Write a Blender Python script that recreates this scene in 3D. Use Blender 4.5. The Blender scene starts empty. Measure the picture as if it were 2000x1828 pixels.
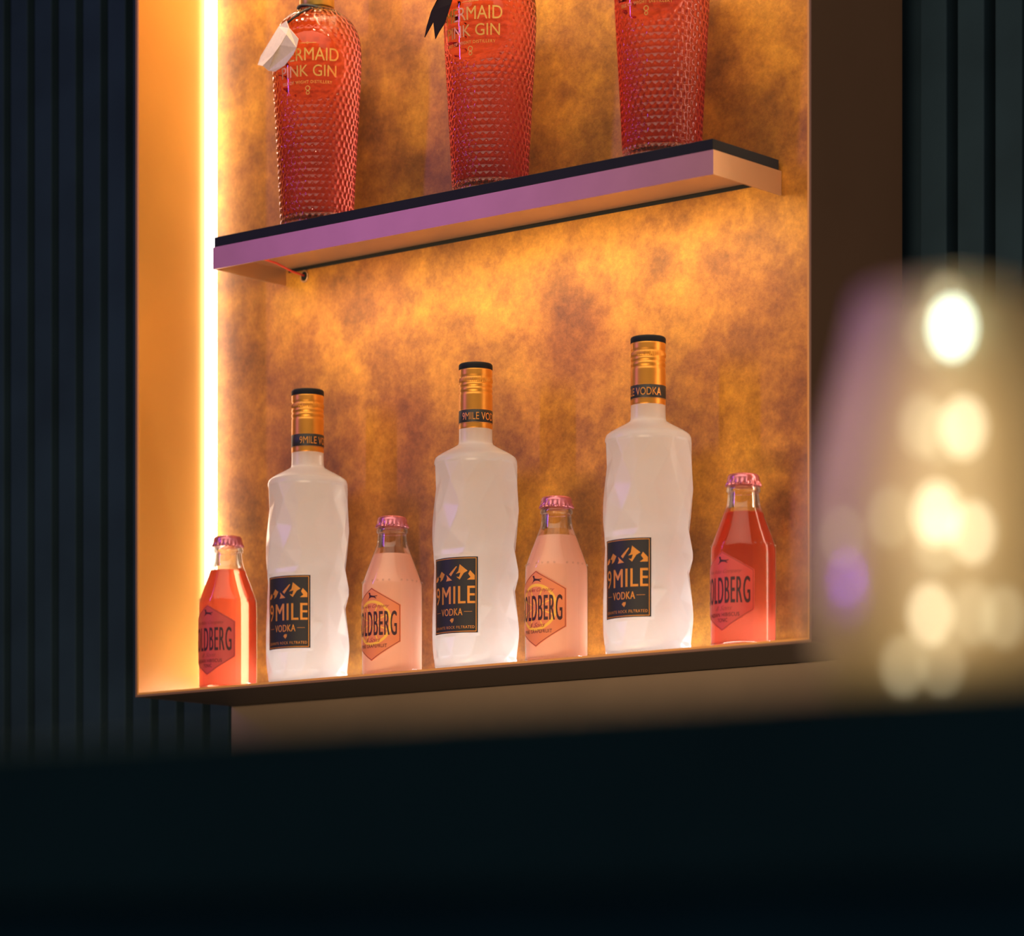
import bpy, bmesh, math, random
from mathutils import Vector, Matrix
R = math.radians
S = bpy.context.scene
COL = S.collection

# ------------------------------------------------------------------ camera
CAMP = Vector((2.39724, -2.32473, -0.30071)); YAW = 0.69351; F = 6771.8853
cd = bpy.data.cameras.new('camera'); cam = bpy.data.objects.new('camera', cd); COL.objects.link(cam)
cam.location = CAMP; cam.rotation_euler = (math.pi/2, 0, YAW)
cd.sensor_fit = 'HORIZONTAL'; cd.sensor_width = 36; cd.lens = F/2000*36
cd.shift_y = (1966.3226-914)/2000
cd.clip_start = .05; cd.clip_end = 50
cd.dof.use_dof = True; cd.dof.focus_distance = 3.08
cd.dof.aperture_fstop = (cd.lens/1000)/.0225
cd.dof.aperture_ratio = 1.4
S.camera = cam

# ------------------------------------------------------------------ exposure, world
S.view_settings.view_transform = 'Standard'; S.view_settings.look = 'None'
S.view_settings.exposure = 0; S.view_settings.gamma = 1; S.view_settings.use_curve_mapping = False
w = bpy.data.worlds.new('world'); S.world = w; w.use_nodes = True
w.node_tree.nodes['Background'].inputs[0].default_value = (.32, .55, .72, 1)
w.node_tree.nodes['Background'].inputs[1].default_value = .06

# ------------------------------------------------------------------ lamps of the bar and added fill lights
LED = (1.0, .70, .42)
def area(name, loc, target, sx, sy, power, color, spread=180):
    l = bpy.data.lights.new(name, 'AREA'); l.shape = 'RECTANGLE'; l.size = sx; l.size_y = sy
    l.energy = power; l.color = color; l.spread = R(spread)
    o = bpy.data.objects.new(name, l); COL.objects.link(o); o.location = loc
    d = Vector(target)-Vector(loc)
    o.rotation_euler = d.to_track_quat('-Z', 'Y').to_euler()
    return o
# warm strip behind the front lip of the shelf, and the same one under the (unseen) shelf above
area('shelf_led_light', (.387, .0105, .3985), (.387, .0105+.6, .3985-.56), .57, .002, .58, (1, .80, .43), 100)
area('shelf_led_spill', (.387, .0085, .3965), (.387, .0085+.6, .3965+.16), .56, .003, .13, (1, .76, .42), 140)
# strip along the rear edge of the cabinet floor
area('floor_led_light', (.387, .0985, .0045), (.387, .0985-.55, .0045+.62), .74, .004, .78, (.88, .95, 1.0), 150)
area('upper_led_light', (.387, .0105, .8385), (.387, .0105+.6, .8385-.80), .70, .004, 3.4, (1, .78, .48), 120)
# violet tube across the room, front left
area('violet_tube_light', (-1.0, -1.5, 1.03), (.40, 0, .62), .06, 1.1, 1.35, (.34, .12, 1.0), 70)
# soft warm white room light above the bar, in front of the cabinet
area('room_light', (.9, -1.0, 1.5), (.5, 0, .2), 3.6, 1.2, 15.5, (1, .82, .64), 120)
# added warm fill under the rear edge of the bar, brightens the lower wall
area('low_warm_fill', (.7, -1.06, -.33), (.45, .13, -.10), 1.2, .03, 9.5, (1, .68, .42), 150)
# warm downlight above the bar
sp = bpy.data.lights.new('bar_downlight', 'SPOT'); sp.energy = 34; sp.color = (1, .72, .42); sp.spot_size = R(60); sp.shadow_soft_size = .05; sp.spot_blend = .6
v2 = bpy.data.lights.new('added_violet_spot', 'SPOT'); v2.energy = 45; v2.color = (.42, .13, 1.0); v2.spot_size = R(6.2); v2.shadow_soft_size = .03  # added unseen lamp, tints the left side of the tumbler violet
vo = bpy.data.objects.new('added_violet_spot', v2); COL.objects.link(vo); vo.location = (1.15, -2.15, -.10)
vo.rotation_euler = (Vector((1.885, -1.560, -.142))-Vector(vo.location)).to_track_quat('-Z', 'Y').to_euler()
so = bpy.data.objects.new('bar_downlight', sp); COL.objects.link(so); so.location = (1.55, -.75, 1.3)
so.rotation_euler = (Vector((1.9, -1.45, -.2))-Vector(so.location)).to_track_quat('-Z', 'Y').to_euler()

# ------------------------------------------------------------------ helpers
def mat(name, color=(.8,.8,.8), rough=.5, metal=0, **kw):
    m = bpy.data.materials.new(name); m.use_nodes = True
    b = m.node_tree.nodes['Principled BSDF']
    b.inputs['Base Color'].default_value = (*color, 1); b.inputs['Roughness'].default_value = rough; b.inputs['Metallic'].default_value = metal
    for k, v in kw.items():
        b.inputs[k.replace('_', ' ')].default_value = v
    return m
def noisy(m, scale, amt, detail=4, bump=0.0):
    """small procedural variation of colour and bump"""
    nt = m.node_tree; b = nt.nodes['Principled BSDF']; c = tuple(b.inputs['Base Color'].default_value)
    tc = nt.nodes.new('ShaderNodeTexCoord'); n = nt.nodes.new('ShaderNodeTexNoise'); n.inputs['Scale'].default_value = scale; n.inputs['Detail'].default_value = detail
    nt.links.new(tc.outputs['Object'], n.inputs['Vector'])
    r = nt.nodes.new('ShaderNodeValToRGB'); nt.links.new(n.outputs['Fac'], r.inputs[0])
    r.color_ramp.elements[0].position = .3; r.color_ramp.elements[1].position = .7
    r.color_ramp.elements[0].color = tuple(x*(1-amt) for x in c[:3])+(1,); r.color_ramp.elements[1].color = tuple(min(1, x*(1+amt)) for x in c[:3])+(1,)
    nt.links.new(r.outputs[0], b.inputs['Base Color'])
    if bump:
        bp = nt.nodes.new('ShaderNodeBump'); bp.inputs['Strength'].default_value = bump; bp.inputs['Distance'].default_value = .001
        nt.links.new(n.outputs['Fac'], bp.inputs['Height']); nt.links.new(bp.outputs[0], b.inputs['Normal'])
    return m
def node_mat(name):
    m = bpy.data.materials.new(name); m.use_nodes = True; nt = m.node_tree; nt.nodes.clear()
    out = nt.nodes.new('ShaderNodeOutputMaterial'); return m, nt, out
def N(nt, t, **kw):
    n = nt.nodes.new(t)
    for k, v in kw.items():
        n.inputs[k.replace('_', ' ')].default_value = (*v, 1) if isinstance(v, tuple) and len(v) == 3 else v
    return n
def mix(nt, fac, a, b):
    m = nt.nodes.new('ShaderNodeMixShader')
    if hasattr(fac, 'links') or hasattr(fac, 'is_output'): nt.links.new(fac, m.inputs[0])
    else: m.inputs[0].default_value = fac
    nt.links.new(a, m.inputs[1]); nt.links.new(b, m.inputs[2]); return m.outputs[0]

def obj(name, bm, m, parent=None, smooth=False, loc=None):
    me = bpy.data.meshes.new(name); bm.normal_update(); bm.to_mesh(me); bm.free()
    me.materials.append(m)
    if smooth:
        for p in me.polygons: p.use_smooth = True
    o = bpy.data.objects.new(name, me); COL.objects.link(o)
    if parent: o.parent = parent
    if loc: o.location = loc
    return o
def empty(name, loc=(0,0,0), rz=0):
    o = bpy.data.objects.new(name, None); COL.objects.link(o); o.location = loc; o.rotation_euler.z = rz; o.empty_display_size = .02
    return o
def tag(o, label=None, cat=None, group=None, kind=None):
    for k, v in (('label', label), ('category', cat), ('group', group), ('kind', kind)):
        if v: o[k] = v
    return o
def copy_tree(o, parent=None):
    c = o.copy(); COL.objects.link(c)
    if parent: c.parent = parent
    for ch in list(kids.get(o.name, [])): copy_tree(ch, c)
    return c
kids = {}
def index_kids():
    kids.clear()
    for o in bpy.data.objects:
        if o.parent: kids.setdefault(o.parent.name, []).append(o)
def box(bm, x0, x1, y0, y1, z0, z1, bev=0):
    g = bmesh.ops.create_cube(bm, size=1)
    vs = g['verts']
    for v in vs:
        v.co = Vector((x0+(v.co.x+.5)*(x1-x0), y0+(v.co.y+.5)*(y1-y0), z0+(v.co.z+.5)*(z1-z0)))
    if bev:
        es = list({e for v in vs for e in v.link_edges})
        bmesh.ops.bevel(bm, geom=es, offset=bev, segments=2, profile=.5, affect='EDGES')
    return bm
def boxes(*bs, bev=0):
    bm = bmesh.new()
    for b in bs: box(bm, *b, bev=bev)
    return bm
def lathe(prof, n=64, rfun=None, cap0=True, cap1=True):
    """prof: list of (r, z) from bottom to top; phi=0 looks towards -y"""
    bm = bmesh.new(); rings = []
    for (r, z) in prof:
        ring = []
        for i in range(n):
            ph = 2*math.pi*i/n
            rr = rfun(ph, z, r) if rfun else r
            ring.append(bm.verts.new((rr*math.sin(ph), -rr*math.cos(ph), z)))
        rings.append(ring)
    for a, b in zip(rings, rings[1:]):
        for i in range(n):
            j = (i+1) % n; bm.faces.new((a[i], a[j], b[j], b[i]))
    if cap0: bm.faces.new(list(reversed(rings[0])))
    if cap1: bm.faces.new(rings[-1])
    return bm
def resample(prof, step):
    out = []
    for (r0, z0), (r1, z1) in zip(prof, prof[1:]):
        L = math.hypot(r1-r0, z1-z0); k = max(1, int(math.ceil(L/step)))
        for i in range(k): out.append((r0+(r1-r0)*i/k, z0+(z1-z0)*i/k))
    out.append(prof[-1]); return out
def smooth_prof(prof, it=2):
    for _ in range(it):
        out = [prof[0]]
        for (a, b) in zip(prof, prof[1:]):
            out.append((a[0]*.75+b[0]*.25, a[1]*.75+b[1]*.25)); out.append((a[0]*.25+b[0]*.75, a[1]*.25+b[1]*.75))
        out.append(prof[-1]); prof = out
    return prof
def tube(bm, pts, r, n=8):
    rings = []
    for i, p in enumerate(pts):
        p = Vector(p); a = Vector(pts[max(0, i-1)]); b = Vector(pts[min(len(pts)-1, i+1)]); d = (b-a).normalized()
        u = d.orthogonal().normalized() if i == 0 else (u-d*u.dot(d)).normalized()
        v = d.cross(u)
        rings.append([bm.verts.new(p+r*(math.cos(t)*u+math.sin(t)*v)) for t in [2*math.pi*k/n for k in range(n)]])
    for a, b in zip(rings, rings[1:]):
        for k in range(n): bm.faces.new((a[k], a[(k+1) % n], b[(k+1) % n], b[k]))
    bm.faces.new(list(reversed(rings[0]))); bm.faces.new(rings[-1])
    return bm

# ---- flat artwork (x to the right, y up, metres) that is then wrapped round a bottle
def art_text(bm, body, x0, x1, y0, y1, shear=0, z=0, spacing=1, fit_h=True):
    """put text so that it fills the rectangle"""
    cu = bpy.data.curves.new('t', 'FONT'); cu.body = body; cu.size = 1; cu.resolution_u = 4; cu.space_character = spacing
    cu.shear = shear; cu.fill_mode = 'FRONT' if hasattr(cu, 'fill_mode') else cu.fill_mode
    o = bpy.data.objects.new('t', cu); COL.objects.link(o)
    bpy.context.view_layer.update()
    ev = o.evaluated_get(bpy.context.evaluated_depsgraph_get()); me = ev.to_mesh()
    vs = [v.co.copy() for v in me.vertices]; fs = [tuple(p.vertices) for p in me.polygons]
    ev.to_mesh_clear(); bpy.data.objects.remove(o); bpy.data.curves.remove(cu)
    ax0 = min(v.x for v in vs); ax1 = max(v.x for v in vs); ay0 = min(v.y for v in vs); ay1 = max(v.y for v in vs)
    nv = [bm.verts.new((x0+(v.x-ax0)/(ax1-ax0)*(x1-x0), y0+(v.y-ay0)/(ay1-ay0)*(y1-y0), z)) for v in vs]
    for f in fs:
        try: bm.faces.new([nv[i] for i in f])
        except ValueError: pass
def art_poly(bm, pts):
    vs = [bm.verts.new((x, y, 0)) for x, y in pts]
    f = bm.faces.new(vs); bmesh.ops.triangulate(bm, faces=[f])
def art_rect(bm, x0, x1, y0, y1): art_poly(bm, [(x0, y0), (x1, y0), (x1, y1), (x0, y1)])
def art_ring(bm, cx, cy, ro, ri, n=48):
    a = [bm.verts.new((cx+ro*math.cos(2*math.pi*i/n), cy+ro*math.sin(2*math.pi*i/n), 0)) for i in range(n)]
    b = [bm.verts.new((cx+ri*math.cos(2*math.pi*i/n), cy+ri*math.sin(2*math.pi*i/n), 0)) for i in range(n)]
    for i in range(n): bm.faces.new((a[i], a[(i+1) % n], b[(i+1) % n], b[i]))
def art_outline(bm, pts, wd):
    """closed outline of a convex polygon, of width wd inwards"""
    n = len(pts); c = Vector((sum(p[0] for p in pts)/n, sum(p[1] for p in pts)/n))
    inn = []
    for i in range(n):
        p = Vector(pts[i]); a = Vector(pts[i-1]); b = Vector(pts[(i+1) % n])
        e1 = (p-a).normalized(); e2 = (b-p).normalized()
        n1 = Vector((-e1.y, e1.x)); n2 = Vector((-e2.y, e2.x))
        if n1.dot(c-p) < 0: n1 = -n1
        if n2.dot(c-p) < 0: n2 = -n2
        m = (n1+n2).normalized(); inn.append(p+m*(wd/max(.3, m.dot(n1))))
    o = [bm.verts.new((*p, 0)) for p in pts]; q = [bm.verts.new((*p, 0)) for p in inn]
    for i in range(n): bm.faces.new((o[i], o[(i+1) % n], q[(i+1) % n], q[i]))
def wrap(bm, radius, step=.0015, z0=0, rot=0, thick=0):
    bmesh.ops.triangulate(bm, faces=bm.faces[:])
    xs = [v.co.x for v in bm.verts]; lo, hi = min(xs), max(xs); x = lo+step
    while x < hi:
        bmesh.ops.bisect_plane(bm, geom=bm.verts[:]+bm.edges[:]+bm.faces[:], plane_co=(x, 0, 0), plane_no=(1, 0, 0)); x += step
    if thick:
        r = bmesh.ops.extrude_face_region(bm, geom=bm.faces[:])
        for v in [g for g in r['geom'] if isinstance(g, bmesh.types.BMVert)]: v.co.z = thick
    for v in bm.verts:
        rad = radius(v.co.y+z0) if callable(radius) else radius
        rad += v.co.z
        ph = v.co.x/(radius(.5) if callable(radius) else radius)+rot
        v.co = Vector((rad*math.sin(ph), -rad*math.cos(ph), v.co.y+z0))
    return bm

# ------------------------------------------------------------------ materials
def bronze_panel():
    m, nt, out = node_mat('mottled_bronze')
    tc = N(nt, 'ShaderNodeTexCoord')
    def noise(scale, det, rough=.6, dist=0.0):
        n = N(nt, 'ShaderNodeTexNoise', Scale=scale, Detail=det, Roughness=rough, Distortion=dist); nt.links.new(tc.outputs['Object'], n.inputs['Vector']); return n
    def ramp(src, stops):
        r = N(nt, 'ShaderNodeValToRGB'); nt.links.new(src, r.inputs[0]); e = r.color_ramp.elements
        e[0].position, e[0].color = stops[0][0], (*stops[0][1], 1); e[1].position, e[1].color = stops[-1][0], (*stops[-1][1], 1)
        for p, c in stops[1:-1]:
            x = e.new(p); x.color = (*c, 1)
        return r.outputs[0]
    n1 = noise(17, 12, .66, 0); n2 = noise(6, 4, .5, 0); n3 = noise(420, 3, .7); n4 = noise(95, 6, .7)
    a = ramp(n1.outputs['Fac'], [(.30, (.17, .060, .013)), (.44, (.31, .118, .017)), (.56, (.46, .192, .022)), (.70, (.59, .275, .030))])
    b = ramp(n2.outputs['Fac'], [(.38, (.74, .62, .90)), (.50, (1, .98, 1)), (.62, (1.0, 1.0, .80))])
    c = ramp(n3.outputs['Fac'], [(.3, (.80, .80, .80)), (.7, (1.12, 1.12, 1.12))])
    mx = nt.nodes.new('ShaderNodeMix'); mx.data_type = 'RGBA'; mx.blend_type = 'MULTIPLY'; mx.inputs[0].default_value = 1
    nt.links.new(a, mx.inputs[6]); nt.links.new(b, mx.inputs[7])
    my = nt.nodes.new('ShaderNodeMix'); my.data_type = 'RGBA'; my.blend_type = 'MULTIPLY'; my.inputs[0].default_value = 1
    nt.links.new(mx.outputs[2], my.inputs[6]); nt.links.new(c, my.inputs[7])
    d4 = ramp(n4.outputs['Fac'], [(.36, (.86, .83, .83)), (.62, (1.10, 1.10, 1.09))])
    mz = nt.nodes.new('ShaderNodeMix'); mz.data_type = 'RGBA'; mz.blend_type = 'MULTIPLY'; mz.inputs[0].default_value = 1
    nt.links.new(my.outputs[2], mz.inputs[6]); nt.links.new(d4, mz.inputs[7])
    p = N(nt, 'ShaderNodeBsdfPrincipled', Roughness=.55, Metallic=.15); nt.links.new(mz.outputs[2], p.inputs['Base Color'])
    bp = N(nt, 'ShaderNodeBump', Strength=.25, Distance=.0006); nt.links.new(n3.outputs['Fac'], bp.inputs['Height']); nt.links.new(bp.outputs[0], p.inputs['Normal'])
    nt.links.new(p.outputs[0], out.inputs[0]); return m
M = {}
M['bronze'] = bronze_panel()
M['cabinet'] = noisy(mat('copper_lacquer', (.84, .41, .085), .36, .2), 6, .06)
M['outer'] = noisy(mat('brown_lacquer', (.21, .12, .075), .5, .1, Specular_IOR_Level=.15), 5, .08)
M['under'] = noisy(mat('dark_underside', (.075, .062, .055), .6, Specular_IOR_Level=.15), 5, .08)
M['shelf'] = noisy(mat('shelf_metal', (.49, .285, .15), .38, .68), 30, .04)
M['black'] = noisy(mat('black_lacquer', (.012, .014, .018), .6, Specular_IOR_Level=.15), 20, .1)
M['slat'] = noisy(mat('dark_slat', (.0155, .035, .052), .8, Specular_IOR_Level=.15), 12, .15)
M['gap'] = mat('shade_black', (.006, .007, .008), .95)  # near black for the shade in the shelf gap and cable hole
M['lower'] = noisy(mat('brown_wall_panel', (.26, .20, .145), .4), 7, .1)
M['counter'] = noisy(mat('dark_counter', (.07, .20, .25), .6), 9, .2)
M['counter_top'] = noisy(mat('counter_top', (.12, .20, .20), .55, Specular_IOR_Level=.3), 9, .15)
M['floor'] = noisy(mat('dark_floor', (.03, .028, .027), .5), 4, .2)
M['ceiling'] = noisy(mat('dark_ceiling', (.03, .03, .032), .8), 4, .2)
M['gold'] = noisy(mat('gold_metal', (.86, .38, .06), .38, .8), 60, .04)
M['gold_foil'] = mat('gold_foil', (.95, .40, .08), .4, .6)
M['mermaid_gold'] = mat('gold_lettering', (.95, .55, .14), .35, .55)
M['label_black'] = mat('black_label', (.020, .020, .022), .5)
M['cap_pink'] = mat('pink_tinplate', (.68, .22, .27), .22, .65)
M['ink'] = mat('dark_ink', (.05, .012, .018), .6)
M['red_cable'] = mat('red_cable', (.6, .05, .03), .5)
M['string'] = mat('black_string', (.01, .01, .012), .7)
M['paper'] = noisy(mat('white_paper', (.90, .74, .62), .8), 300, .05, bump=.2)
M['ribbon'] = mat('dark_ribbon', (.03, .022, .022), .75, Specular_IOR_Level=.1)
def emit(name, col, st):
    m, nt, out = node_mat(name); e = N(nt, 'ShaderNodeEmission', Color=col, Strength=st); nt.links.new(e.outputs[0], out.inputs[0]); return m
M['led'] = emit('led_diffuser', (1.0, .86, .66), 9.5)
M['bead'] = emit('highlight_bead', (1.0, .84, .54), 5)  # glowing beads stand in for reflected highlights on the tumbler
M['bead_dim'] = emit('highlight_bead_dim', (1.0, .84, .50), 2.0)
M['bead_top'] = emit('highlight_bead_cool', (.80, 1.0, .80), 9)
M['core'] = emit('added_glow_core', (1.0, .73, .46), 5.6)  # added emitter that brightens the tumbler from inside

def frosted():
    m, nt, out = node_mat('frosted_glass')
    d = N(nt, 'ShaderNodeBsdfDiffuse', Color=(.94, .90, .86)); t = N(nt, 'ShaderNodeBsdfTranslucent', Color=(.97, .95, .92))
    g = N(nt, 'ShaderNodeBsdfGlossy', Color=(1, 1, 1), Roughness=.27)
    a = mix(nt, .52, d.outputs[0], t.outputs[0])
    lw = N(nt, 'ShaderNodeFresnel', IOR=1.45)
    gl = N(nt, 'ShaderNodeBsdfGlass', Color=(1, .99, .98), Roughness=.32, IOR=1.4)
    b = mix(nt, .30, a, gl.outputs[0])
    sc = nt.nodes.new('ShaderNodeMath'); sc.operation = 'MULTIPLY'; sc.inputs[1].default_value = .7; nt.links.new(lw.outputs[0], sc.inputs[0])
    nt.links.new(mix(nt, sc.outputs[0], b, g.outputs[0]), out.inputs[0]); return m
M['frosted'] = frosted()
def thin_glass(name, tint=(.99, .985, .97), extra=.004):
    m, nt, out = node_mat(name)
    t = N(nt, 'ShaderNodeBsdfTransparent', Color=tint); g = N(nt, 'ShaderNodeBsdfGlossy', Color=(1, 1, 1), Roughness=.06)
    fr = N(nt, 'ShaderNodeLayerWeight', Blend=.28)
    ad = nt.nodes.new('ShaderNodeMath'); ad.operation = 'MULTIPLY_ADD'; ad.inputs[1].default_value = .8; ad.inputs[2].default_value = extra; ad.use_clamp = True
    nt.links.new(fr.outputs['Fresnel'], ad.inputs[0])
    nt.links.new(mix(nt, ad.outputs[0], t.outputs[0], g.outputs[0]), out.inputs[0]); return m
M['glass'] = thin_glass('clear_bottle_glass')
def milky(name, col):
    m, nt, out = node_mat(name)
    d = N(nt, 'ShaderNodeBsdfDiffuse', Color=col); t = N(nt, 'ShaderNodeBsdfTranslucent', Color=col)
    nt.links.new(mix(nt, .55, d.outputs[0], t.outputs[0]), out.inputs[0]); return m
M['pink_drink'] = milky('cloudy_pink_drink', (.99, .71, .55))
def clear_drink(name, col, tcol, tr):
    m, nt, out = node_mat(name)
    g = N(nt, 'ShaderNodeBsdfGlass', Color=col, Roughness=.0, IOR=1.34); t = N(nt, 'ShaderNodeBsdfTranslucent', Color=tcol)
    nt.links.new(mix(nt, tr, g.outputs[0], t.outputs[0]), out.inputs[0]); return m
M['red_drink'] = clear_drink('clear_red_drink', (.96, .50, .40), (.92, .33, .22), .33)
M['gin_glass'] = clear_drink('scaled_clear_glass', (.995, .97, .95), (.9, .7, .6), .0)
M['gin'] = clear_drink('pink_gin', (.925, .49, .47), (.80, .16, .12), .0)
for n_ in M['gin'].node_tree.nodes:
    if n_.type == 'BSDF_GLASS': n_.inputs['IOR'].default_value = .90      # liquid seen from inside the denser glass
for n_ in M['gin_glass'].node_tree.nodes:
    if n_.type == 'BSDF_GLASS': n_.inputs['IOR'].default_value = 1.48
def label_paper(name, c1, c2):
    m = mat(name, c1, .45); return noisy(m, 40, .04)
M['label_pink'] = label_paper('coral_label', (.82, .25, .10), 0)
M['label_red'] = label_paper('crimson_label', (.58, .075, .065), 0)
M['label_edge'] = mat('label_edge_ink', (.28, .045, .03), .5)
M['yellow'] = mat('yellow_ink', (.98, .55, .07), .5)
M['script'] = mat('script_ink', (.35, .06, .05), .5)

# ------------------------------------------------------------------ the setting
W, D, D2, T, H = .77758, .10361, .134, .004, .86
def struct(name, bm, m):
    o = obj(name, bm, m); o['kind'] = 'structure'; return o
struct('floor', boxes((-3, 4, -4, 1, -1.36, -1.3)), M['floor'])
struct('ceiling', boxes((-3, 4, -4, 1, 1.6, 1.66)), M['ceiling'])
bm = bmesh.new()
box(bm, -2.5, 3.2, D2+.022, D2+.06, -1.3, 1.6)
pitch = .0366
x = -.004-.0075
while x > -2.4:                                   # slats left of the cabinet
    box(bm, x-.026, x, D2, D2+.023, -1.3, 1.6, bev=.0015); x -= pitch
x = W+T+.0175
while x < 3.1:
    box(bm, x, x+.026, D2, D2+.023, -1.3, 1.6, bev=.0015); x += pitch
struct('wall_back', bm, M['slat'])
struct('trim_1', boxes((-T, W+T, D2-.004, D2+.022, -1.3, -T-.0005), bev=.001), M['lower'])

# ------------------------------------------------------------------ lit display cabinet
cab = tag(empty('display_cabinet', (0, 0, 0)), 'tall glowing wall cabinet with a mottled bronze back, open to the front', 'cabinet')
obj('back_panel', boxes((0, W, D, D+.004, 0, H)), M['bronze'], cab)['label'] = 'mottled bronze back panel'
lp = obj('side_panel', boxes((-T/2, 0, 0, D, 0, H)), M['cabinet'], cab)
obj('side_panel', boxes((W, W+T/2, 0, D, 0, H)), M['cabinet'], cab)
obj('bottom_panel', boxes((-T/2, W+T/2, 0, D, -T/2, 0)), M['cabinet'], cab)
obj('top_panel', boxes((-T/2, W+T/2, 0, D, H, H+T/2)), M['cabinet'], cab)
sh = bmesh.new()
box(sh, -T, -T/2, -.0005, D2-.0005, -T, H+T); box(sh, W+T/2, W+T, -.0005, D2-.0005, -T, H+T)
box(sh, -T/2, W+T/2, -.0005, .0030, -T, -T/2); box(sh, -T/2, W+T/2, -.0005, D2-.0005, H+T/2, H+T)
box(sh, -T/2, W+T/2, D+.0045, D2-.0005, -T/2, H+T/2)
obj('underside', boxes((-T/2, W+T/2, .0030, D2-.0005, -T, -T/2)), M['under'], cab)['label'] = 'near black underside panel'
obj('outer_casing', sh, M['outer'], cab)['label'] = 'dark brown outer casing'
for nm, xa, xb in (('l', .0, .0055), ('r', W-.0055, W)):
    o = obj('led_strip', boxes((xa, xb, D-.0150, D-.0015, .001, H-.001), bev=.002), M['led'], cab); o['label'] = 'glowing white corner light strip'

# ------------------------------------------------------------------ shelf
s0, s1, sf, zb, zt, zk = .0944, .6788, .0051, .3933, .4140, .4234
shf = tag(empty('wall_shelf', (0, 0, 0)), 'narrow metal shelf with a black top, between the two rows of bottles', 'shelf')
bm = boxes((s0, s1, sf, sf+.0016, zb, zt), (s0, s0+.0016, sf+.0016, D-.0005, zb, zt), (s1-.0016, s1, sf+.0016, D-.0005, zb, zt), (s0+.0016, s1-.0016, sf+.0016, D-.002, zb+.0150, zt))
obj('shelf_tray', bm, M['shelf'], shf)['label'] = 'copper coloured metal tray with turned down lips'
obj('shelf_top', boxes((s0+.0015, s1-.0010, sf+.0004, D-.003, zt+.0002, zk), bev=.0004), M['black'], shf)['label'] = 'black top board'
obj('rear_gap_shade', boxes((s0+.006, s1-.002, D-.0016, D-.0004, zb+.0118, zb+.0148)), M['gap'], shf)  # black strip put in for the shadow where tray meets back wall
# cable and grommet in the corner under the shelf
cab2 = tag(obj('cable', tube(bmesh.new(), [(s0+.030, sf+.012, zb+.010), (s0+.032, .035, zb+.0115), (s0+.030, .060, zb+.011), (s0+.027, .085, zb+.0075), (s0+.0262, D-.001, zb+.0065)], .0011, 8), M['red_cable'], smooth=True),
           'thin red cable curling under the left end of the shelf', 'cable')
bm = bmesh.new()
gx, gz = s0+.0262, zb+.006
tube(bm, [(gx+.0045*math.cos(t), D-.001, gz+.0052*math.sin(t)) for t in [2*math.pi*k/24 for k in range(25)]], .0009, 6)
gro = tag(obj('cable_grommet', bm, M['shelf'], smooth=True), 'small round cable grommet in the back wall under the left end of the shelf', 'grommet')
obj('hole', tube(bmesh.new(), [(gx, D-.0008, gz), (gx, D-.0003, gz)], .0042, 20), M['gap'], gro)

# ------------------------------------------------------------------ vodka bottle
rnd = random.Random(5)
NC, NR = 13, 10
RV = .0373
zr = [.010+.176*j/(NR-1) for j in range(NR)]
PT = {}
for j in range(NR):
    for i in range(NC):
        jt = 0 if j in (0, NR-1) else 1
        PT[i, j] = ((i+.5*(j % 2)+jt*rnd.uniform(-.32, .32))*2*math.pi/NC, zr[j]+jt*rnd.uniform(-.006, .006), RV+(rnd.uniform(-.0024, .0026) if jt else .0002))
TRI = []
def pt(i, j):
    k, q = divmod(i, NC)[0], i % NC; p = PT[q, j]; return (p[0]+k*2*math.pi, p[1], p[2])
for j in range(NR-1):
    for i in range(-2, NC+2):
        a, b, c, d = pt(i, j), pt(i+1, j), pt(i+1, j+1), pt(i, j+1)
        if j % 2 == 0: TRI += [(a, b, d), (b, c, d)]
        else: TRI += [(a, b, c), (a, c, d)]
def tri_r(t, ph, z):
    P = [Vector((p[2]*math.sin(p[0]), -p[2]*math.cos(p[0]), p[1])) for p in t]
    n = (P[1]-P[0]).cross(P[2]-P[0]); dn = n.x*math.sin(ph)-n.y*math.cos(ph)
    return (n.dot(P[0])-n.z*z)/dn if abs(dn) > 1e-12 else RV
def inside(t, x, y):
    s = []
    for k in range(3):
        a, b = t[k], t[(k+1) % 3]; s.append((b[0]-a[0])*(y-a[1])-(b[1]-a[1])*(x-a[0]))
    return min(s) >= -1e-9 or max(s) <= 1e-9
LBL = (.029, .1005, R(39.5))
def facet(ph, z, r):
    if z <= .0101 or z >= .1859: return r
    p2 = ph if ph < math.pi else ph-2*math.pi
    if LBL[0] < z < LBL[1] and abs(p2) < LBL[2]: return RV-.0004
    for t in TRI:
        if min(t[0][1], t[1][1], t[2][1]) <= z <= max(t[0][1], t[1][1], t[2][1]) and inside(t, ph, z):
            return min(RV+.0016, max(RV-.005, tri_r(t, ph, z)))
    return r
base = [(.020, .0008), (.031, .0), (.0345, .001), (.0366, .004), (.0373, .010)]
body = [(.0373, .010+.176*k/150) for k in range(1, 151)]
shoulder = smooth_prof([(.0373, .186), (.0372, .1885), (.0355, .1925), (.0168, .2022), (.0152, .2045), (.0150, .209), (.0150, .2185)], 2)
vod = tag(empty('vodka_bottle'), 'x', 'bottle', 'frosted vodka bottles in the lower row')
obj('body', lathe(base+body+shoulder[1:], 176, facet), M['frosted'], vod, smooth=True)['label'] = 'frosted white faceted glass body'
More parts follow.
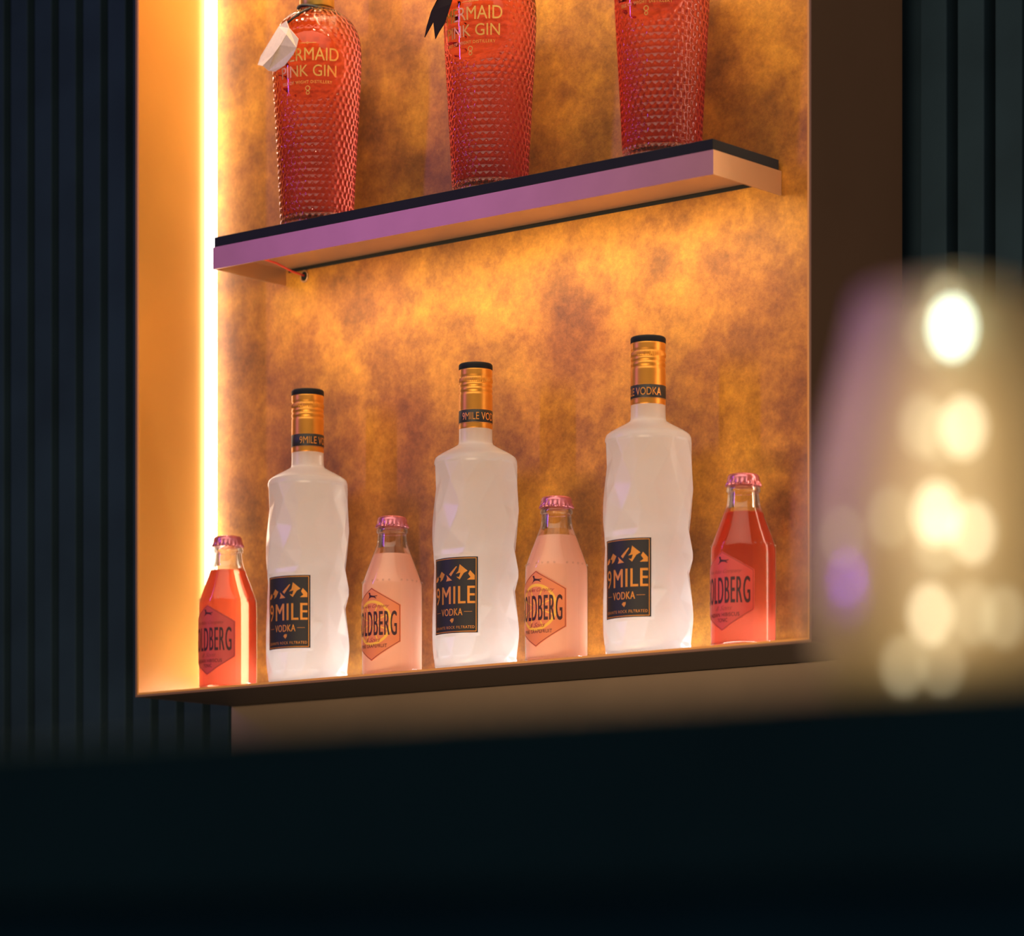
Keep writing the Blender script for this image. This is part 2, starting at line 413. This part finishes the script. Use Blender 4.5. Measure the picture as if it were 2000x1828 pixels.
# cap
def knurl(ph, z, r):
    if .2585 < z < .2622: return r+.00022*math.cos(ph*60)
    return r
cp = [(.0149, .2165), (.0151, .2170), (.0151, .2478), (.0146, .2488), (.0146, .2496), (.0151, .2506), (.0151, .2528), (.0146, .2536), (.0146, .2542), (.0151, .2552), (.0151, .2566), (.0147, .2574), (.0147, .2580), (.0151, .2588), (.0151, .2618), (.0147, .2627), (.0147, .2636), (.0150, .2645), (.0150, .2700), (.0146, .2704)]
obj('screw_cap', lathe(resample(cp, .0012), 240, knurl), M['gold'], vod, smooth=True)['label'] = 'gold screw cap'
obj('cap_top', lathe([(.0148, .2698), (.0152, .2703), (.0153, .2738), (.0150, .2750), (.0140, .2758)], 96), M['black'], vod, smooth=True)['label'] = 'black rim on top of the cap'
nb = obj('neck_band', lathe([(.01512, .2212), (.01525, .2213), (.01525, .2332), (.01512, .2333)], 96, cap0=False, cap1=False), M['label_black'], vod, smooth=True); nb['label'] = 'black neck band with gold letters'
bm = bmesh.new(); art_text(bm, '9MILE VODKA', -.0212, .0212, 0, .0066)
art_rect(bm, -.04, .04, -.0026, -.0022); art_rect(bm, -.04, .04, .0091, .0095)
obj('lettering', wrap(bm, .01532, .0012, .2240), M['gold_foil'], nb)
# label
LX, LZ0, LZ1 = .0242, .0312, .0985
bm = bmesh.new(); art_rect(bm, -LX, LX, LZ0, LZ1)
lab = obj('label', wrap(bm, RV-.0002, .001, thick=.0005), M['label_black'], vod, smooth=False); lab['label'] = 'black label with gold mountains and letters'
bm = bmesh.new()
art_outline(bm, [(-LX+.0009, LZ0+.0009), (LX-.0009, LZ0+.0009), (LX-.0009, LZ1-.0009), (-LX+.0009, LZ1-.0009)], .0006)
art_text(bm, '9', -.0218, -.0152, .0571, .0726)
for d_ in (-.0003, .0003): art_text(bm, 'MILE', -.0116+d_, .0218+d_, .0571, .0726, spacing=1.10, z=.00003 if d_ > 0 else 0)
for d_ in (-.00015, .00015): art_text(bm, 'VODKA', -.0125+d_, .0105+d_, .0466, .0530, spacing=1.1, z=.00003 if d_ > 0 else 0)
art_rect(bm, -.0205, -.0142, .0497, .0500); art_rect(bm, .0120, .0195, .0497, .0500)
art_text(bm, 'GRANITE ROCK FILTRATED', -.0215, .0215, .0350, .0374, spacing=1.15)
art_poly(bm, [(-.0022, .0425), (.0002, .0400), (.0018, .0420), (.0020, .0442), (-.0006, .0442)])
for P in ([(-3, 83.6), (4.5, 90.4), (5.5, 90), (2.6, 86.2), (-1, 81.6)],
          [(8, 92), (15.4, 86), (11.8, 84), (8, 78.3), (4.6, 81.1), (7.4, 80.7), (8.7, 84.4), (4.2, 83.6), (6.7, 86)],
          [(17.6, 86.4), (21.8, 82), (21.8, 78), (14.8, 78), (18, 80.3), (15.9, 83.4)],
          [(-6.3, 83.4), (.3, 78), (-6.6, 77.5), (-5.2, 80.3)],
          [(-12.7, 86.8), (-8.2, 84), (-11.2, 79.5), (-14.5, 77.9), (-13.9, 81.5), (-16.6, 82.0)],
          [(-18.3, 83.2), (-17.2, 80.0), (-20.0, 77.9), (-22.8, 77.9), (-21.0, 81.0)]):
    art_poly(bm, [(a/1000, b/1000) for a, b in P])
obj('label_print', wrap(bm, RV+.00038, .001), M['gold_foil'], lab)

# ------------------------------------------------------------------ small mixer bottle
RG = .0277
outer = [(.0235, .0), (.0262, .0006), (.0272, .003), (RG, .009), (RG, .082), (.0270, .0875), (.0160, .1165), (.0142, .1215), (.0135, .1265), (.0131, .1315)]
outer = smooth_prof(outer, 2)
rim = [(.0131, .1318), (.0143, .1322), (.0145, .1345), (.0140, .1362), (.0132, .1370), (.0136, .139), (.0128, .1410)]
inner_u = [(max(.003, r-.0019), z) for r, z in outer if z > .1165]
def soda_base():
    so_ = empty('mixer_bottle')
    inn = list(reversed([(r-.0019, z) for r, z in rim]+[]))
    prof = outer+rim+inn+list(reversed(inner_u))
    def rf(ph, z, r):
        # embossed dots round shoulder and foot
        return r
    g = obj('glass_body', lathe(resample(prof, .0015), 72, cap1=False), M['glass'], so_, smooth=True); g['label'] = 'clear glass body'
    # embossed pearls round the shoulder and the foot
    for zz, rr in ((.0868, .0271), (.0045, .0270)):
        bm = bmesh.new()
        for k in range(30):
            a = 2*math.pi*k/30
            if k % 5 == 4: continue
            bmesh.ops.create_uvsphere(bm, u_segments=8, v_segments=6, radius=.0009, matrix=Matrix.Translation((rr*math.sin(a), -rr*math.cos(a), zz)))
        obj('embossing', bm, M['glass'], so_, smooth=True)
    def crimp(ph, z, r):
        k = max(0, min(1, (.1415-z)/.0040)); return r+.0009*k*math.cos(21*ph)+.0006*k
    cpf = [(.0136, .1372), (.0143, .1375), (.0143, .1392), (.0140, .1412), (.0137, .1436), (.0133, .1456), (.0122, .1470), (.0085, .1478), (.0030, .1480)]
    obj('crown_cap', lathe(cpf, 126, crimp), M['cap_pink'], so_, smooth=True)['label'] = 'pink crown cap'
    return so_
def liquid_prof(top):
    p = [(r-.0006, z) for r, z in outer if .0034 < z < top]
    rt = p[-1][0]-(p[-2][0]-p[-1][0])/(p[-1][1]-p[-2][1])*(-0) if len(p) > 1 else p[-1][0]
    return [(.012, .0050), (.022, .0042)]+p+[(p[-1][0]-.0006, top), (p[-1][0]-.0030, top-.0004), (.002, top-.0005)]
HEX = [(0, .0134), (.0281, .0306), (.0281, .0640), (0, .0800), (-.0281, .0640), (-.0281, .0306)]
def hexlabel(parent, labm, flavour, ring):
    bm = bmesh.new()
    vs = [bm.verts.new((x, y, 0)) for x, y in HEX]; bm.faces.new(vs)
    la = obj('label', wrap(bm, RG+.0001, .001, thick=.0003), labm, parent)
    bm = bmesh.new(); art_outline(bm, [(x*.985, .0468+(y-.0468)*.985) for x, y in HEX], .0006)
    obj('label_border', wrap(bm, RG+.00045, .001), M['label_edge'], la)
    if ring:
        bm = bmesh.new(); art_ring(bm, 0, .0480, .0205, .0180)
        for k in range(8):
            a = 2*math.pi*(k+.5)/8; c, s = math.cos(a), math.sin(a)
            art_poly(bm, [(c*.003-s*.0003, .048+s*.003+c*.0003), (c*.0182-s*.0006, .048+s*.0182+c*.0006), (c*.0182+s*.0006, .048+s*.0182-c*.0006), (c*.003+s*.0003, .048+s*.003-c*.0003)])
        obj('yellow_slice', wrap(bm, RG+.00045, .001), M['yellow'], la)
    bm = bmesh.new()
    for d_ in (-.00022, .00022): art_text(bm, 'GOLDBERG', -.0247+d_, .0247+d_, .0362, .0585, spacing=1.16, z=.00002 if d_ > 0 else 0)
    for i, ln in enumerate(flavour):
        z = .0253-i*.0046; hw = [.0158, .0052][i] if len(flavour) > 1 else .0158
        art_text(bm, ln, -hw, hw, z, z+.0032, spacing=1.05)
    # running greyhound
    for P in ([(-2.6, 71.2), (-1.6, 73.4), (-2.2, 75.6), (-3.2, 76.2), (-1.4, 76.8), (-.6, 76.2), (-.2, 74.2), (2.8, 73.6), (4.6, 73.4), (7.6, 73.7), (7.4, 73.2), (4.8, 72.4), (6.6, 71.2), (6.0, 70.9), (3.6, 72.0), (.6, 72.2), (-1.2, 71.6), (-3.4, 70.2), (-3.8, 70.5)],):
        art_poly(bm, [(a/1000-.001, b/1000-.0010) for a, b in P])
    obj('lettering', wrap(bm, RG+.00060, .001), M['ink'], la)
    bm = bmesh.new()
    art_text(bm, 'Fine Ades Company', -.0180, .0180, .0606, .0648, shear=.6)
    obj('script', wrap(bm, RG+.00060, .001), M['script'], la)
    bm = bmesh.new(); art_text(bm, '& Sons', -.0080, .0096, .0305, .0344, shear=.6)
    obj('script', wrap(bm, RG+.00060, .001), M['script'], la)
    return la

# ------------------------------------------------------------------ pink gin bottle
gout = smooth_prof([(.0330, .0012), (.0338, .005), (.0345, .012), (.0360, .045), (.0385, .090), (.0408, .130), (.0420, .160), (.0415, .175), (.0380, .188), (.0300, .199), (.0190, .2055), (.0150, .2090), (.0145, .2150), (.0145, .2300)], 2)
gprof = [(.028, .0)]+resample(gout, .00085)
def g_r(z):
    for (r0, z0), (r1, z1) in zip(gout, gout[1:]):
        if z0 <= z <= z1: return r0+(r1-r0)*(z-z0)/max(1e-6, z1-z0)
    return .041
NCOL, PV = 38, .0058
def scales(ph, z, r):
    if z < .004 or z > .204: return r
    p2 = ph if ph < math.pi else ph-2*math.pi
    e = math.hypot((p2-R(4))/R(52), (z-.146)/.032)          # smooth shield that carries the gold lettering
    sup = min(1, max(0, (e-.97)/.06))
    pu = 2*math.pi/NCOL; best = 9
    j0 = int(round(z/PV))
    for j in (j0-1, j0, j0+1):
        off = .5 if j % 2 else 0
        i = round(ph/pu-off)
        for ii in (i-1, i, i+1):
            dx = (ph-(ii+off)*pu)/pu; dz = (z-j*PV)/PV*.87
            best = min(best, dx*dx+dz*dz)
    return r-sup*.0011*max(0, 1-best/.30)
gin = tag(empty('gin_bottle'), 'x', 'bottle', 'pink gin bottles on the shelf')
obj('body', lathe(gprof, 304, scales), M['gin_glass'], gin, smooth=True)['label'] = 'honeycomb textured clear glass body'
gl_in = [(.008, .0135), (.022, .0128), (.0290, .0140)]+[(max(.006, r_-.0036), z_) for r_, z_ in gout if .018 < z_ < .196]+[(.0200, .1990), (.006, .1992)]
obj('gin', lathe(resample(gl_in, .003), 96), M['gin'], gin, smooth=True)['label'] = 'clear pink gin'
st = lathe([(.0160, .2085), (.0163, .2090), (.0163, .2420), (.0158, .2426)], 72)
obj('stopper', st, mat('yellow_gold_cap', (.85, .52, .10), .35, .6), gin, smooth=True)['label'] = 'gold stopper sleeve'
bm = bmesh.new()
art_text(bm, 'MERMAID', -.0290, .0290, .1495, .1612)
art_text(bm, 'PINK GIN', -.0280, .0270, .1350, .1455)
art_text(bm, 'ISLE OF WIGHT DISTILLERY', -.0270, .0230, .1285, .1312, spacing=1.15)
art_ring(bm, 0, .1240, .0024, .0017, 16); art_ring(bm, 0, .1200, .0018, .0012, 16)
art_rect(bm, -.0080, -.0012, .1654, .1658); art_rect(bm, .0012, .0080, .1654, .1658); art_ring(bm, 0, .1656, .0010, .0006, 12)
gl = obj('lettering', wrap(bm, lambda z: g_r(z)+.0002 if z < .4 else .0415, .0012, rot=R(4), thick=.0005), M['mermaid_gold'], gin); gl['label'] = 'raised gold lettering'

# ------------------------------------------------------------------ put the bottles in place
pk = soda_base(); tag(pk, 'x', 'bottle', 'mixer bottles with cloudy pink drink')
obj('drink', lathe(resample(liquid_prof(.1125), .003), 64), M['pink_drink'], pk, smooth=True)['label'] = 'cloudy pink drink'
hexlabel(pk, M['label_pink'], ['PINK GRAPEFRUIT'], True)['label'] = 'coral six sided label with a yellow citrus ring'
rd = soda_base(); tag(rd, 'x', 'bottle', 'mixer bottles with clear red drink')
obj('drink', lathe(resample(liquid_prof(.1145), .003), 64), M['red_drink'], rd, smooth=True)['label'] = 'clear red drink'
hexlabel(rd, M['label_red'], ['INDIAN HIBISCUS', 'TONIC'], False)['label'] = 'red six sided label'
index_kids()
def place(first, spots):
    for k, (x, y, z, rot, lab, kidrot) in enumerate(spots):
        o = first if k == 0 else copy_tree(first)
        o.location = (x, y, z); o.rotation_euler.z = rot; o['label'] = lab
        for ch in (kids[first.name] if k == 0 else [c for c in bpy.data.objects if c.parent == o]):
            if ch.name.split('.')[0] in ('neck_band', 'screw_cap'): ch.rotation_euler.z = kidrot-rot
EPS = .0002
place(vod, [(.1763, .048, EPS, R(9.5), 'leftmost of the three frosted vodka bottles, beside the red bottle at the light strip', R(93)),
            (.3825, .048, EPS, R(6.0), 'middle one of the three frosted vodka bottles, standing between the two cloudy pink bottles', R(69)),
            (.5775, .048, EPS, R(4.0), 'rightmost and nearest frosted vodka bottle, VODKA readable on its black neck band', R(4))])
place(rd, [(.0750, .045, EPS, R(1), 'small red mixer bottle at the far left, in front of the white light strip', 0),
           (.6808, .045, EPS, R(-3), 'small red mixer bottle at the right end of the lower row', 0)])
place(pk, [(.2848, .045, EPS, R(0), 'small cloudy pink mixer bottle between the left and the middle vodka bottle', 0),
           (.4783, .045, EPS, R(-1), 'small cloudy pink mixer bottle between the middle and the right vodka bottle', 0)])
place(gin, [(.1844, .052, zk+EPS, R(27), 'pink gin bottle at the left shelf end, shoulder and gold sleeve in view', 0),
            (.3959, .052, zk+EPS, R(11), 'pink gin bottle standing in the middle of the shelf', 0),
            (.5894, .052, zk+EPS, R(14), 'pink gin bottle at the right end of the shelf, cropped just below its gold name', 0)])

# ------------------------------------------------------------------ tags on the gin bottles
def px(u, v, y):
    """world point on the plane Y=y seen at photo pixel (u, v) - used once to size the paper tags"""
    dx = (u-1000)/F; dz = (1966.3226-v)/F
    d = Vector((math.cos(YAW)*dx-math.sin(YAW), math.sin(YAW)*dx+math.cos(YAW), dz))
    t = (y-CAMP.y)/d.y; return CAMP+d*t
def sheet(pts, th=.0005):
    bm = bmesh.new(); vs = [bm.verts.new(p) for p in pts]; f = bm.faces.new(vs)
    bm.normal_update(); n = f.normal.copy()
    r = bmesh.ops.extrude_face_region(bm, geom=[f])
    for v in [g for g in r['geom'] if isinstance(g, bmesh.types.BMVert)]: v.co += n*th
    bmesh.ops.recalc_face_normals(bm, faces=bm.faces[:]); return bm
tg = tag(empty('paper_tag', px(548, 90, .004)), 'folded white paper tag hanging on a black string from the left gin bottle', 'tag')
def addp(name, bm, m, par):
    o = obj(name, bm, m); o.parent = par; o.matrix_parent_inverse = Matrix.Translation(-Vector(par.location)); return o
A = [(560, 41, .010), (545, 52, .014), (510, 110, .014), (504, 127, .013), (514, 129, .006), (535, 107, .003), (548, 88, .002), (560, 68, .003), (565, 55, .006)]
B = [(565, 55, .006), (560, 68, .003), (548, 88, .002), (535, 107, .003), (514, 129, .006), (524, 138, .010), (537, 140, .011), (556, 128, .009), (573, 106, .008), (579, 93, .008), (583, 76, .009)]
addp('front_leaf', sheet([px(u, v, y) for u, v, y in A]), M['paper'], tg)
addp('back_leaf', sheet([px(u, v, y) for u, v, y in reversed(B)]), M['paper'], tg)
bm = bmesh.new(); tube(bm, [px(560, 45, .010), px(572, 36, .012), px(588, 24, .020), px(606, 16, .030)], .0011, 8)
rr = .0175; g1 = Vector((.1844, .052, zk))
pts = [g1+Vector((rr*math.sin(t), -rr*math.cos(t), .2055+.004*math.cos(t*1.0+.8))) for t in [2*math.pi*k/32 for k in range(33)]]
tube(bm, pts, .0016, 8)
addp('string', bm, M['string'], tg)
t2 = tag(empty('ribbon_tag', px(850, 40, .004)), 'dark two-tailed ribbon hanging beside the middle gin bottle', 'ribbon')
C2 = [(887, -14, .006), (880, 8, .005), (868, 45, .004), (857, 62, .005), (850, 76, .006), (848, 60, .005), (846, 42, .004), (836, 60, .005), (829, 73, .006), (833, 52, .005), (842, 22, .004), (853, 0, .004), (866, -18, .006)]
addp('tails', sheet([px(u, v, y) for u, v, y in C2], .0008), M['ribbon'], t2)
bm = bmesh.new(); tube(bm, [px(876, -14, .006), px(900, -45, .012), px(935, -62, .030)], .0011, 8)
g2 = Vector((.3959, .052, zk))
tube(bm, [g2+Vector((rr*math.sin(t), -rr*math.cos(t), .2065)) for t in [2*math.pi*k/32 for k in range(33)]], .0014, 8)
addp('string', bm, M['string'], t2)

# ------------------------------------------------------------------ bar counter in the foreground
ZC, YC = -.2195, -1.594
bar = tag(empty('bar_counter', (1.5, YC+.25, -1.3)), 'dark bar counter across the foreground, out of focus', 'counter')
def part(name, bm, m, par):
    o = obj(name, bm, m); o.parent = par; o.matrix_parent_inverse = Matrix.Translation(-Vector(par.location)); return o
part('countertop', boxes((-.6, 3.0, YC, YC+.5, ZC-.05, ZC), bev=.004), M['counter_top'], bar)
part('front_panel', boxes((-.58, 2.98, YC+.03, YC+.06, -1.3, ZC-.05)), M['counter'], bar)
part('back_panel', boxes((-.58, 2.98, YC+.44, YC+.47, -1.3, ZC-.05)), M['counter'], bar)

# ------------------------------------------------------------------ blurred glass on the bar
def tumbler_mat():
    m, nt, out = node_mat('rippled_glass')
    t = N(nt, 'ShaderNodeBsdfTranslucent', Color=(.80, .70, .48)); d = N(nt, 'ShaderNodeBsdfDiffuse', Color=(.62, .52, .34)); tr = N(nt, 'ShaderNodeBsdfTransparent', Color=(.95, .93, .85)); g = N(nt, 'ShaderNodeBsdfGlossy', Color=(1, 1, 1), Roughness=.18)
    a = mix(nt, .35, t.outputs[0], d.outputs[0]); b = mix(nt, .22, a, tr.outputs[0])
    fr = N(nt, 'ShaderNodeFresnel', IOR=1.6)
    nt.links.new(mix(nt, fr.outputs[0], b, g.outputs[0]), out.inputs[0]); return m
def at(u, Yc):
    """world x, y at photo column u and view depth Yc"""
    X = (u-1000)/F*Yc
    return CAMP.x+X*math.cos(YAW)-Yc*math.sin(YAW), CAMP.y+X*math.sin(YAW)+Yc*math.cos(YAW)
gxp, gyp = at(1850, .915)
tumbler = tag(empty('glass_tumbler', (gxp, gyp, ZC+EPS)), 'large blurred patterned glass with warm light spots, standing on the dark counter at the right', 'glass')
lp_ = smooth_prof([(.022, .001), (.0285, .002), (.0345, .009), (.0378, .020), (.0383, .033), (.0358, .054), (.0305, .079), (.0262, .096), (.0245, .1045)], 2)
lin = [(r-.0022, z) for r, z in lp_ if z > .004]
def rip(ph, z, r): return r+.0004*math.cos(18*ph)*math.cos(z*2*math.pi/.012)
obj('bowl', lathe(lp_+[(.0232, .1052)]+list(reversed(lin))+[(.012, .0045)], 96, rip), tumbler_mat(), tumbler, smooth=True)
obj('added_glow_core', lathe(smooth_prof([(.003, .012), (.010, .018), (.012, .045), (.009, .08), (.002, .09)], 2), 32), M['core'], tumbler, smooth=True)  # added glow inside the bowl, makes the glass look beige and bright
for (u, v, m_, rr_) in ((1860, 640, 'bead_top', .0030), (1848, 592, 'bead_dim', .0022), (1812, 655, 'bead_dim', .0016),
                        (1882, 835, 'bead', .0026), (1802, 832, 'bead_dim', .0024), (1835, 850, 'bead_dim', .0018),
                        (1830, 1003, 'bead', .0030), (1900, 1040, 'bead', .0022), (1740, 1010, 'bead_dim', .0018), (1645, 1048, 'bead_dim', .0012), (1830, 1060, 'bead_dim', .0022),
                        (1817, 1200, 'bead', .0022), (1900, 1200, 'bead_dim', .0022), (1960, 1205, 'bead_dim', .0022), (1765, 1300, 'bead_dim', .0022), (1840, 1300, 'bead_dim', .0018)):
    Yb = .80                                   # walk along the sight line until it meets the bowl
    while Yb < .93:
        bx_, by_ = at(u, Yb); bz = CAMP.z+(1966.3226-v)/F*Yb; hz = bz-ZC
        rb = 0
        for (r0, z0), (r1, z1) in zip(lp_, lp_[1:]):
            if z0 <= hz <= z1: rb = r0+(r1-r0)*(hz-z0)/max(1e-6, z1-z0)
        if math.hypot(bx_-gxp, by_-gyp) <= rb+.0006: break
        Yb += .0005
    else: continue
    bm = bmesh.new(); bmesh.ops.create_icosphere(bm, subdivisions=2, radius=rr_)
    o = obj('highlight_bead', bm, M[m_], tumbler, smooth=True); o.location = Vector((bx_, by_, bz))-Vector(tumbler.location)  # emissive bead in place of a mirrored ceiling spot
